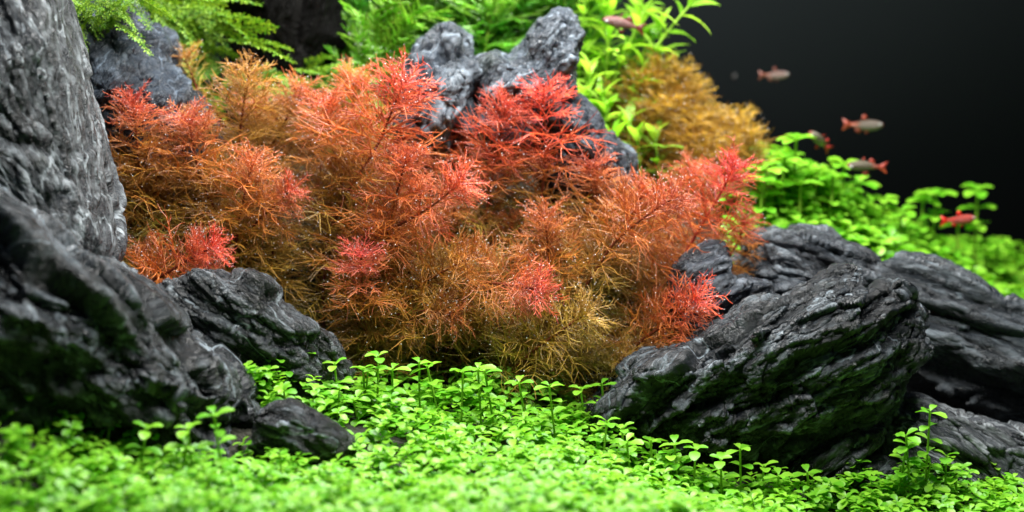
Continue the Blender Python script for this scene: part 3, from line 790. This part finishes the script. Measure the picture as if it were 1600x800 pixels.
rest = np.setdiff1d(np.arange(len(fx)), pick)
carpet_mass('carpet_plants', np.stack([fx, fy, fz], -1)[rest], hs[rest], rng.integers(3, 5, len(rest)), 'dense bright green carpet of tiny round leaves covering the soil in front', 3, rng.uniform(0.85, 1.15, len(rest)))
for j, i in enumerate(pick):
    sprig(fx[i], fy[i], fz[i], hs[i] + rng.uniform(0.05, 0.25), int(rng.integers(3, 5)), ['small round-leaved green sprig in the carpet before the dark ridge', 'small round-leaved green sprig in the open carpet below the red bank', 'small round-leaved green sprig in the carpet before the jagged stone'][int(ppx[i, 0] > 520) + int(ppx[i, 0] > 930)], ['carpet sprigs before the ridge', 'carpet sprigs below the red bank', 'carpet sprigs before the jagged stone'][int(ppx[i, 0] > 520) + int(ppx[i, 0] > 930)], 1000 + j, rng.normal(0, 0.15, 2))

# tall sprigs that stand clear of the carpet: (pixel x, pixel y of the top, depth, height, label, group)
TALL = [
 ('tall green sprig standing at the carpet edge under the red bank', 'sprigs along the carpet edge', -3.0,
  [(345, 538, 1.5), (375, 548, 1.6), (425, 567, 1.4), (468, 556, 1.7), (528, 566, 1.5), (588, 556, 1.7), (612, 574, 1.4), (655, 566, 1.5), (690, 572, 1.4), (752, 568, 1.6), (775, 578, 1.3), (828, 594, 1.3), (870, 600, 1.2), (570, 578, 1.2), (720, 582, 1.2)]),
 ('leafy green sprig crowding the tip of the jagged black stone', 'sprigs at the tip of the jagged stone', -0.5,
  [(918, 606, 1.6), (950, 600, 1.8), (935, 625, 1.5), (905, 640, 1.3)]),
 ('upright green sprig in front of the jagged black stone', 'sprigs before the jagged stone', -3.6,
  [(942, 660, 1.5), (975, 668, 1.5), (985, 685, 1.3), (1020, 690, 1.2), (1060, 693, 1.6), (1085, 700, 1.3), (1130, 712, 1.4), (1160, 702, 2.1), (1190, 728, 1.7), (1215, 738, 1.5), (1270, 735, 2.0), (1300, 752, 1.6), (1050, 708, 1.2)]),
 ('green sprig growing between the thin ledge and the veined stone', 'sprigs between the ledge and the veined stone', -3.4,
  [(1452, 642, 3.6), (1430, 675, 2.8), (1405, 690, 2.5), (1480, 715, 2.4), (1440, 720, 2.2), (1415, 738, 1.8), (1500, 745, 1.8), (1555, 760, 1.6), (1460, 752, 1.6), (1590, 772, 1.5), (1380, 755, 1.5), (1510, 765, 1.5)]),
 ('lone blurred green sprig standing before the dark ridge', 'sprigs before the ridge', -12.0,
  [(72, 552, 2.4), (346, 640, 2.0), (300, 668, 1.5), (215, 665, 1.4), (16, 480, 3.5), (275, 690, 1.2)]),
 ('green sprig beside the small low stone in the carpet', 'sprigs round the small low stone', -7.2,
  [(432, 660, 1.6), (448, 690, 1.3), (540, 690, 1.2), (525, 672, 1.2)]),
]
n = 0
for lab, grp, Y, lst in TALL:
    for (x, y, h) in lst:
        Yk = Y + random.uniform(-0.4, 0.4)
        t = P(x, y, Yk); b = t - np.array([0, 0, h])
        b[2] = min(b[2], float(ground_z(t[0], t[1])) + 0.1)
        hh = t[2] - b[2]
        sprig(b[0], b[1], b[2], hh, max(3, int(round(hh / 0.5))), lab, grp, 3000 + n, rng.normal(0, 0.1, 2), 1.3)
        n += 1

# far carpet behind the humped stone and the boulder
FAR = [(1130, 330), (1170, 290), (1200, 268), (1260, 270), (1330, 295), (1420, 330), (1480, 350), (1540, 380), (1590, 420), (1660, 440), (1900, 520), (1900, 640), (1500, 560), (1380, 480), (1150, 430)]
xs = rng.uniform(4, 45, 6000); ys = rng.uniform(6, 30, 6000); zs = ground_z(xs, ys)
px = to_px(np.stack([xs, ys, zs], -1)); ok = in_poly(px, FAR)
fx, fy, fz = xs[ok], ys[ok], zs[ok]
hs = np.clip(1.1 + 1.2 * surf_hump(fx, fy) + rng.normal(0, 0.25, len(fx)), 0.5, 2.4)
carpet_mass('far_carpet_plants', np.stack([fx, fy, fz], -1), hs, rng.integers(3, 6, len(fx)), 'bright green carpet on the slope behind the humped stone', 4, rng.uniform(1.3, 1.9, len(fx)))
FT = [(1240, 215, 15), (1222, 245, 14), (1318, 255, 17), (1275, 268, 16), (1345, 285, 18), (1200, 262, 13), (1300, 275, 15), (1460, 302, 20), (1440, 312, 20), (1530, 296, 21), (1190, 280, 12), (1250, 285, 14), (1380, 310, 18), (1410, 330, 18), (1560, 375, 21), (1500, 350, 20)]
for j, (x, y, Y) in enumerate(FT):
    t = P(x, y, Y); b = t.copy(); b[2] = float(ground_z(t[0], t[1]))
    b[2] = min(b[2], t[2] - 1.2)
    h = t[2] - b[2]
    sprig(b[0], b[1], b[2], h, max(3, int(h / 0.75)), 'tall soft green sprig with flat leafy top rising from the far carpet', 'sprigs of the far carpet', 5000 + j, rng.normal(0, 0.04, 2), 2.0, name='far_carpet_sprig', double=True)

# ------------------------------------------------------------------ broad-leaved green stems
BV, BQ = leaf_mesh('leaf', 1.9, 0.52, None, cup=0.12, droop=0.22, rows=(0, 0.12, 0.35, 0.62, 0.85, 1.0), widths=(0.12, 0.5, 0.95, 1.0, 0.6, 0.05))
BROAD_ME = mesh_np('leaf', BV, BQ, [BROAD])
def stem_plant(pix, Y, label, seed, scale=1.0, spacing=0.95, name='leafy_plant', leafpitch=25, group='broad-leaved green stems'):
    r = np.random.default_rng(seed)
    path = [P(x, y, Y) for x, y in pix]
    last = path[-1]; base = np.array([last[0], last[1], float(ground_z(last[0], last[1])) - 0.3])
    if base[2] < last[2] - 0.2: path.append(base)
    else: base = last
    path = smooth_path(path[::-1], 16)
    root = thing(name, base, label, 'plant', group)
    rel = path - base
    v, q = tubes(rel[None], np.linspace(0.12, 0.06, 16)[None], 6)
    link('stem', mesh_np('stem', v, q, [STEM_G]), root)
    L = np.concatenate([[0], np.cumsum(np.linalg.norm(np.diff(path, axis=0), axis=1))]); tg = np.gradient(path, axis=0)
    a = L[-1]; az = r.uniform(0, 3)
    k = 0
    while a > 0.8 and k < 16:
        pos = np.array([np.interp(a, L, rel[:, c]) for c in range(3)]); t = np.array([np.interp(a, L, tg[:, c]) for c in range(3)])
        base_q = Vector(t).to_track_quat('Z', 'Y')
        top = k < 2
        for s in (0, math.pi):
            q_ = base_q @ Quaternion((0, 0, 1), az + s + r.normal(0, 0.15)) @ Quaternion((0, 1, 0), -math.radians(leafpitch + r.normal(0, 8) + (30 if top else 0)))
            link('leaf', BROAD_ME, root, pos, q_, scale * r.uniform(0.85, 1.1) * (0.7 if k == 0 else 1))
        az += math.pi / 2
        a -= spacing * scale * (0.5 if top else 1) * r.uniform(0.9, 1.1); k += 1
    return root
LP = [([(1085, 0), (1045, 45), (1010, 95), (975, 160)], 15, 'bright green leafy stem leaning out over the dark backdrop', 1.15),
      ([(1040, -40), (1000, 30), (965, 110), (940, 180)], 15.5, 'bright green leafy stem with long upright leaves behind a red fish', 1.1)]
for j, (pix, Y, lab, sc) in enumerate(LP):
    stem_plant(pix, Y, lab, 700 + j, sc)
lab = 'broad-leaved green stem in the leafy thicket behind the grey peaks'
j = 0
for (x, y, Y) in [(930, -20, 17), (960, 10, 18), (905, -60, 16), (985, -40, 19), (940, 60, 15.5), (970, 90, 16), (1000, 60, 18), (920, 110, 14.5), (955, 150, 14), (1015, 120, 16.5), (930, 170, 13.5), (985, 190, 13.5), (1030, 170, 14.5), (890, 40, 19), (860, -30, 20), (1010, 215, 13), (960, 215, 12.5), (1040, 215, 13), (945, 20, 16), (985, 30, 17), (1010, -10, 17.5), (1035, 40, 17), (975, 130, 15), (925, 80, 16), (950, -60, 16.5), (905, 150, 14)]:
    dx = random.uniform(-20, 25)
    stem_plant([(x + dx, y), (x + dx * 0.5, y + 80), (x, y + 150)], Y, lab, 720 + j, random.uniform(0.75, 0.95), 0.8); j += 1

# ------------------------------------------------------------------ green feathery stems, amber bush, moss
GREEN, LIME, DEEP = (0.08, 0.32, 0.014), (0.28, 0.55, 0.04), (0.025, 0.13, 0.008)
milfoil([(640, -25), (612, 40), (585, 95), (560, 135)], 15, 14, LIME, (0.22, 0.48, 0.03), GREEN, 'large lime feathery plant with yellow midrib beside the blunt grey peak', scale=1.55, name='green_feather_plant', group='green feathery stems', stemc=(0.42, 0.50, 0.06), seed=301, spacing=0.42, leafy=9, whorls=W_GREEN)
k = 0
for (x, y, Y) in [(548, -20, 18.5), (690, -60, 18), (740, -40, 19), (790, -50, 18), (840, -70, 20), (650, -20, 17), (715, 0, 17), (770, 10, 16), (610, 90, 14), (820, -10, 18), (880, -40, 19), (660, 10, 20), (760, 50, 18), (925, 10, 21), (600, -60, 20), (555, 60, 17)]:
    r = random.Random(k + 55); dx = r.uniform(-25, 25)
    milfoil([(x, y), (x - dx * 0.5, y + 60), (x - dx, y + 130)], Y, Y, lerp(LIME, GREEN, r.random()), GREEN, DEEP, 'soft green feathery stem in the thicket behind the grey peaks', scale=r.uniform(1.2, 1.5), name='green_feather_plant', group='green feathery thicket stems', stemc=(0.2, 0.3, 0.03), seed=320 + k, spacing=0.62, leafy=8, whorls=W_GREEN)
    k += 1
k = 0
YEL = (0.62, 0.40, 0.045)
for (x, y, Y) in [(1030, 105, 15), (1060, 115, 15.5), (1085, 140, 15), (1000, 130, 15.5), (1040, 160, 14), (1085, 190, 14), (1115, 185, 15), (1150, 195, 15), (1165, 215, 14.5), (1130, 225, 14), (1060, 215, 14), (1100, 235, 13.5), (1010, 175, 14.5)]:
    r = random.Random(k + 155); dx = r.uniform(5, 30)
    milfoil([(x, y), (x - dx, y + 40), (x - dx * 1.6, y + 90)], Y, Y, YEL, (0.46, 0.24, 0.04), (0.32, 0.18, 0.03), 'amber feathery stem in the golden bush against the dark backdrop', scale=r.uniform(0.8, 1.0), name='amber_feather_plant', group='amber stems of the golden bush', stemc=(0.3, 0.2, 0.03), seed=360 + k, spacing=0.5, leafy=5)
    k += 1

def frond_mesh(seed, L=3.2):
    """moss frond along +X: a thin axis, side branchlets set with scale-like leaflets"""
    r = np.random.default_rng(seed)
    n = 13
    t = np.linspace(0, 1, 12)
    ax = np.stack([t * L, 0.12 * L * np.sin(t * 2.2 + r.uniform(0, 1)) , -0.22 * L * t ** 2], 1)
    V, Q = tubes(ax[None], np.linspace(0.06, 0.02, 12)[None], 4)
    Vs, Qs = [V], [Q]; off = len(V)
    lv, lq = leaf_mesh('', 0.17, 0.10, None, cup=0.2)
    for i in range(n):
        f = 0.08 + 0.9 * i / n
        p0 = np.array([np.interp(f, t, ax[:, c]) for c in range(3)])
        for sg in (-1, 1):
            l = L * 0.30 * (1 - 0.75 * f) * r.uniform(0.7, 1.2)
            a = sg * math.radians(r.uniform(45, 65)); dz = r.uniform(-0.3, 0.15)
            m_ = max(3, int(l / 0.085))
            for k2 in range(m_):
                d = (k2 + 0.5) / m_ * l
                c = p0 + np.array([math.cos(a) * d, math.sin(a) * d, dz * d])
                x = rot_z(rot_y(lv * r.uniform(0.8, 1.2), r.uniform(-0.6, 0.6)), a + (0.6 if k2 % 2 else -0.6))
                Vs.append(x + c); Qs.append(lq + off); off += len(x)
    for i in range(34):
        f = i / 34; p0 = np.array([np.interp(f, t, ax[:, c]) for c in range(3)])
        x = rot_z(rot_y(lv * 1.2, r.uniform(-0.6, 0.6)), (0.6 if i % 2 else -0.6)); Vs.append(x + p0); Qs.append(lq + off); off += len(x)
    return mesh_np('frond', np.concatenate(Vs), np.concatenate(Qs), [MOSS])
FROND = [frond_mesh(600 + i) for i in range(5)]
def moss(label, spots, name='moss_clump'):
    """spots: (pixel x, pixel y, depth, direction in degrees in the picture plane, size) of each frond"""
    c = P(*spots[0][:3])
    root = thing(name, c, label, 'moss')
    for i, (x, y, Y, ang, sz) in enumerate(spots):
        r = random.Random(i * 31 + int(x))
        a = math.radians(ang)
        d = Vector((math.cos(a), r.uniform(-0.6, 0.1), math.sin(a)))
        q = d.to_track_quat('X', 'Z') @ Quaternion((1, 0, 0), r.uniform(-0.9, 0.3))
        link('frond', FROND[i % 5], root, P(x, y, Y) - c, q, sz)
    return root
r = random.Random(9)
moss('yellow-green moss tuft draped over the top of the blue-grey crag', [(160 + r.uniform(-60, 60), 12 + r.uniform(-30, 25), 5.2 + r.uniform(-1.2, 1.2), r.choice([200, 220, 250, 320, -30, -10]) + r.uniform(-15, 15), r.uniform(0.45, 0.8)) for _ in range(34)])
moss('large green moss clump spilling between the crag and the dark driftwood', [(290 + r.uniform(-70, 40), 60 + r.uniform(-70, 75), 13 + r.uniform(-2, 2), r.choice([-35, -15, 0, 10, -60, 200]) + r.uniform(-15, 15), r.uniform(0.8, 1.2)) for _ in range(60)])
moss('low green moss under the driftwood, behind the orange stems', [(430 + r.uniform(-90, 110), 125 + r.uniform(-25, 30), 13 + r.uniform(-1.5, 1.5), r.choice([-20, 5, 20, 160, 185, 40]) + r.uniform(-15, 15), r.uniform(0.6, 1.0)) for _ in range(36)])
moss('mossy runner reaching across the front of the dark driftwood', [(355, 62, 11.5, -3, 1.15), (370, 60, 11.4, 2, 0.9), (330, 25, 11.8, 8, 0.8)])

# ------------------------------------------------------------------ fish
def fish(px, py, Y, length, ang, yaw, body, tailc, label, bend=0.0):
    c = P(px, py, Y)
    m_, nt_, out_ = new_mat('fish_skin')
    tc_ = nd(nt_, 'ShaderNodeTexCoord').outputs['Generated']
    sp = nd(nt_, 'ShaderNodeSeparateXYZ'); nt_.links.new(tc_, sp.inputs[0])
    bcol = mix_rgb(nt_, ramp(nt_, sp.outputs[2], [(0.35, 0.0), (0.62, 1.0)]), [min(1, x * 1.15 + 0.02) for x in body], body)
    bcol = mix_rgb(nt_, ramp(nt_, sp.outputs[0], [(0.08, 1.0), (0.30, 0.0)]), bcol, tailc)
    bcol = mix_rgb(nt_, ramp(nt_, sp.outputs[0], [(0.90, 0.0), (0.99, 0.8)]), bcol, tailc)
    b_ = nd(nt_, 'ShaderNodeBsdfPrincipled'); b_.inputs['Roughness'].default_value = 0.28; b_.inputs['Specular IOR Level'].default_value = 0.8
    nt_.links.new(bcol, b_.inputs['Base Color'])
    vz = nd(nt_, 'ShaderNodeTexVoronoi'); vz.inputs['Scale'].default_value = 38.0; nt_.links.new(tc_, vz.inputs['Vector'])
    bp_ = nd(nt_, 'ShaderNodeBump'); bp_.inputs['Distance'].default_value = 0.0002; nt_.links.new(vz.outputs['Distance'], bp_.inputs['Height']); nt_.links.new(bp_.outputs[0], b_.inputs['Normal'])
    nt_.links.new(b_.outputs[0], out_.inputs[0])
    root = thing('small_fish', c, label, 'fish', 'small fish swimming over the far carpet')
    root.rotation_mode = 'QUATERNION'
    root.rotation_quaternion = Quaternion((0, 1, 0), -math.radians(ang)) @ Quaternion((0, 0, 1), math.radians(yaw))
    ts = np.linspace(0, 1, 22)                                    # nose (+x) to tail root
    hprof = np.interp(ts, [0, 0.04, 0.12, 0.25, 0.42, 0.6, 0.8, 0.93, 1], [0.01, 0.045, 0.085, 0.115, 0.125, 0.108, 0.068, 0.042, 0.04]) * length
    wprof = np.interp(ts, [0, 0.04, 0.12, 0.25, 0.5, 0.8, 1], [0.008, 0.045, 0.068, 0.078, 0.065, 0.03, 0.012]) * length
    k_ = 14; an = np.arange(k_) / k_ * 2 * math.pi
    xs_ = (0.5 - ts * 0.8) * length
    ybend = bend * length * (ts - 0.4) ** 2
    zc_ = -0.012 * length * np.sin(ts * math.pi)
    V = np.stack([np.repeat(xs_[:, None], k_, 1), ybend[:, None] + wprof[:, None] * np.cos(an), zc_[:, None] + hprof[:, None] * np.sin(an)], -1).reshape(-1, 3)
    id_ = np.arange(22 * k_).reshape(22, k_)
    Q = np.stack([id_[:-1], np.roll(id_, -1, 1)[:-1], np.roll(id_, -1, 1)[1:], id_[1:]], -1).reshape(-1, 4)
    caps = [np.array([id_[-1]]), np.array([id_[0][::-1]])]
    link('body', mesh_np('body', V, [Q] + caps, [m_]), root)
    FIN = leaf_mat('fish_fin', tailc, [min(1, x * 1.3 + 0.03) for x in tailc], 0.5, 0.4)
    yb = float(bend * length * 0.36)
    def fin(nm, pts, y=0.0):
        pts = np.array(pts, float) * length
        n_ = len(pts); t_ = 0.004 * length
        V = np.vstack([np.stack([pts[:, 0], np.full(n_, y + t_), pts[:, 1]], 1), np.stack([pts[:, 0], np.full(n_, y - t_), pts[:, 1]], 1)])
        f = [np.array([list(range(n_))]), np.array([list(range(2 * n_ - 1, n_ - 1, -1))]), np.array([[i, i + n_, (i + 1) % n_ + n_, (i + 1) % n_] for i in range(n_)])]
        link(nm, mesh_np(nm, V, f, [FIN], smooth=False), root)
    fin('tail_fin', [(-0.28, 0.035), (-0.38, 0.09), (-0.50, 0.145), (-0.455, 0.05), (-0.43, 0.0), (-0.455, -0.05), (-0.50, -0.145), (-0.38, -0.09), (-0.28, -0.035)], yb)
    fin('dorsal_fin', [(0.12, 0.13), (0.04, 0.235), (-0.02, 0.22), (-0.05, 0.12)])
    fin('anal_fin', [(0.0, -0.12), (-0.07, -0.20), (-0.17, -0.14), (-0.18, -0.07)])
    fin('pelvic_fin', [(0.16, -0.14), (0.10, -0.22), (0.06, -0.15)])
    ts2 = np.linspace(0, math.pi, 7); sp_ = []
    for side in (-1, 1):
        R = 0.034 * length
        V = np.array([[R * math.sin(a) * math.cos(b), 0.45 * R * math.cos(a) * side, R * math.sin(a) * math.sin(b)] for a in ts2 for b in an])
        id2 = np.arange(7 * k_).reshape(7, k_)
        Q2 = np.stack([id2[:-1], np.roll(id2, -1, 1)[:-1], np.roll(id2, -1, 1)[1:], id2[1:]], -1).reshape(-1, 4)
        e = link('eye', mesh_np('eye', V, Q2, [EYE_W]), root, (0.405 * length, side * 0.062 * length + ybend[2], 0.02 * length))
        link('pupil', mesh_np('pupil', V * 0.6, Q2, [EYE_B]), e, (0, side * 0.012 * length, 0))
EYE_W = plain_mat('fish_eye', (0.6, 0.62, 0.6), 0.2, 0.8)
EYE_B = plain_mat('fish_pupil', (0.01, 0.01, 0.01), 0.1, 0.8)
SILV, REDF = (0.085, 0.060, 0.042), (0.36, 0.026, 0.012)
fish(1209, 117, 24, 1.9, 0, 15, (0.13, 0.07, 0.06), (0.2, 0.06, 0.04), 'pale pink fish swimming alone high before the dark backdrop')
fish(1348, 195, 20, 2.35, -2, 8, SILV, (0.33, 0.06, 0.03), 'silvery fish with red tail root level above the far carpet')
fish(1284, 223, 15.5, 2.0, 140, -25, (0.09, 0.075, 0.045), (0.3, 0.03, 0.02), 'slanting silvery fish pointing up beside tallest far sprig', 0.4)
fish(1355, 260, 15, 2.2, 176, -8, (0.075, 0.056, 0.028), (0.33, 0.05, 0.03), 'brownish fish with red forked tail just above the far sprigs')
fish(1497, 343, 14, 2.0, 2, 12, REDF, (0.60, 0.03, 0.012), 'bright red fish low over the far carpet')
fish(975, 38, 13.5, 2.3, 166, -10, (0.12, 0.03, 0.025), (0.14, 0.025, 0.02), 'dark red fish crossing in front of broad green leaves')
fish(1147, 119, 36, 0.9, 20, 70, (0.08, 0.08, 0.08), (0.1, 0.07, 0.06), 'faint reflection of a fish, modelled as a tiny grey fish before the dark backdrop')  # solid little fish added in place of a blurred reflection
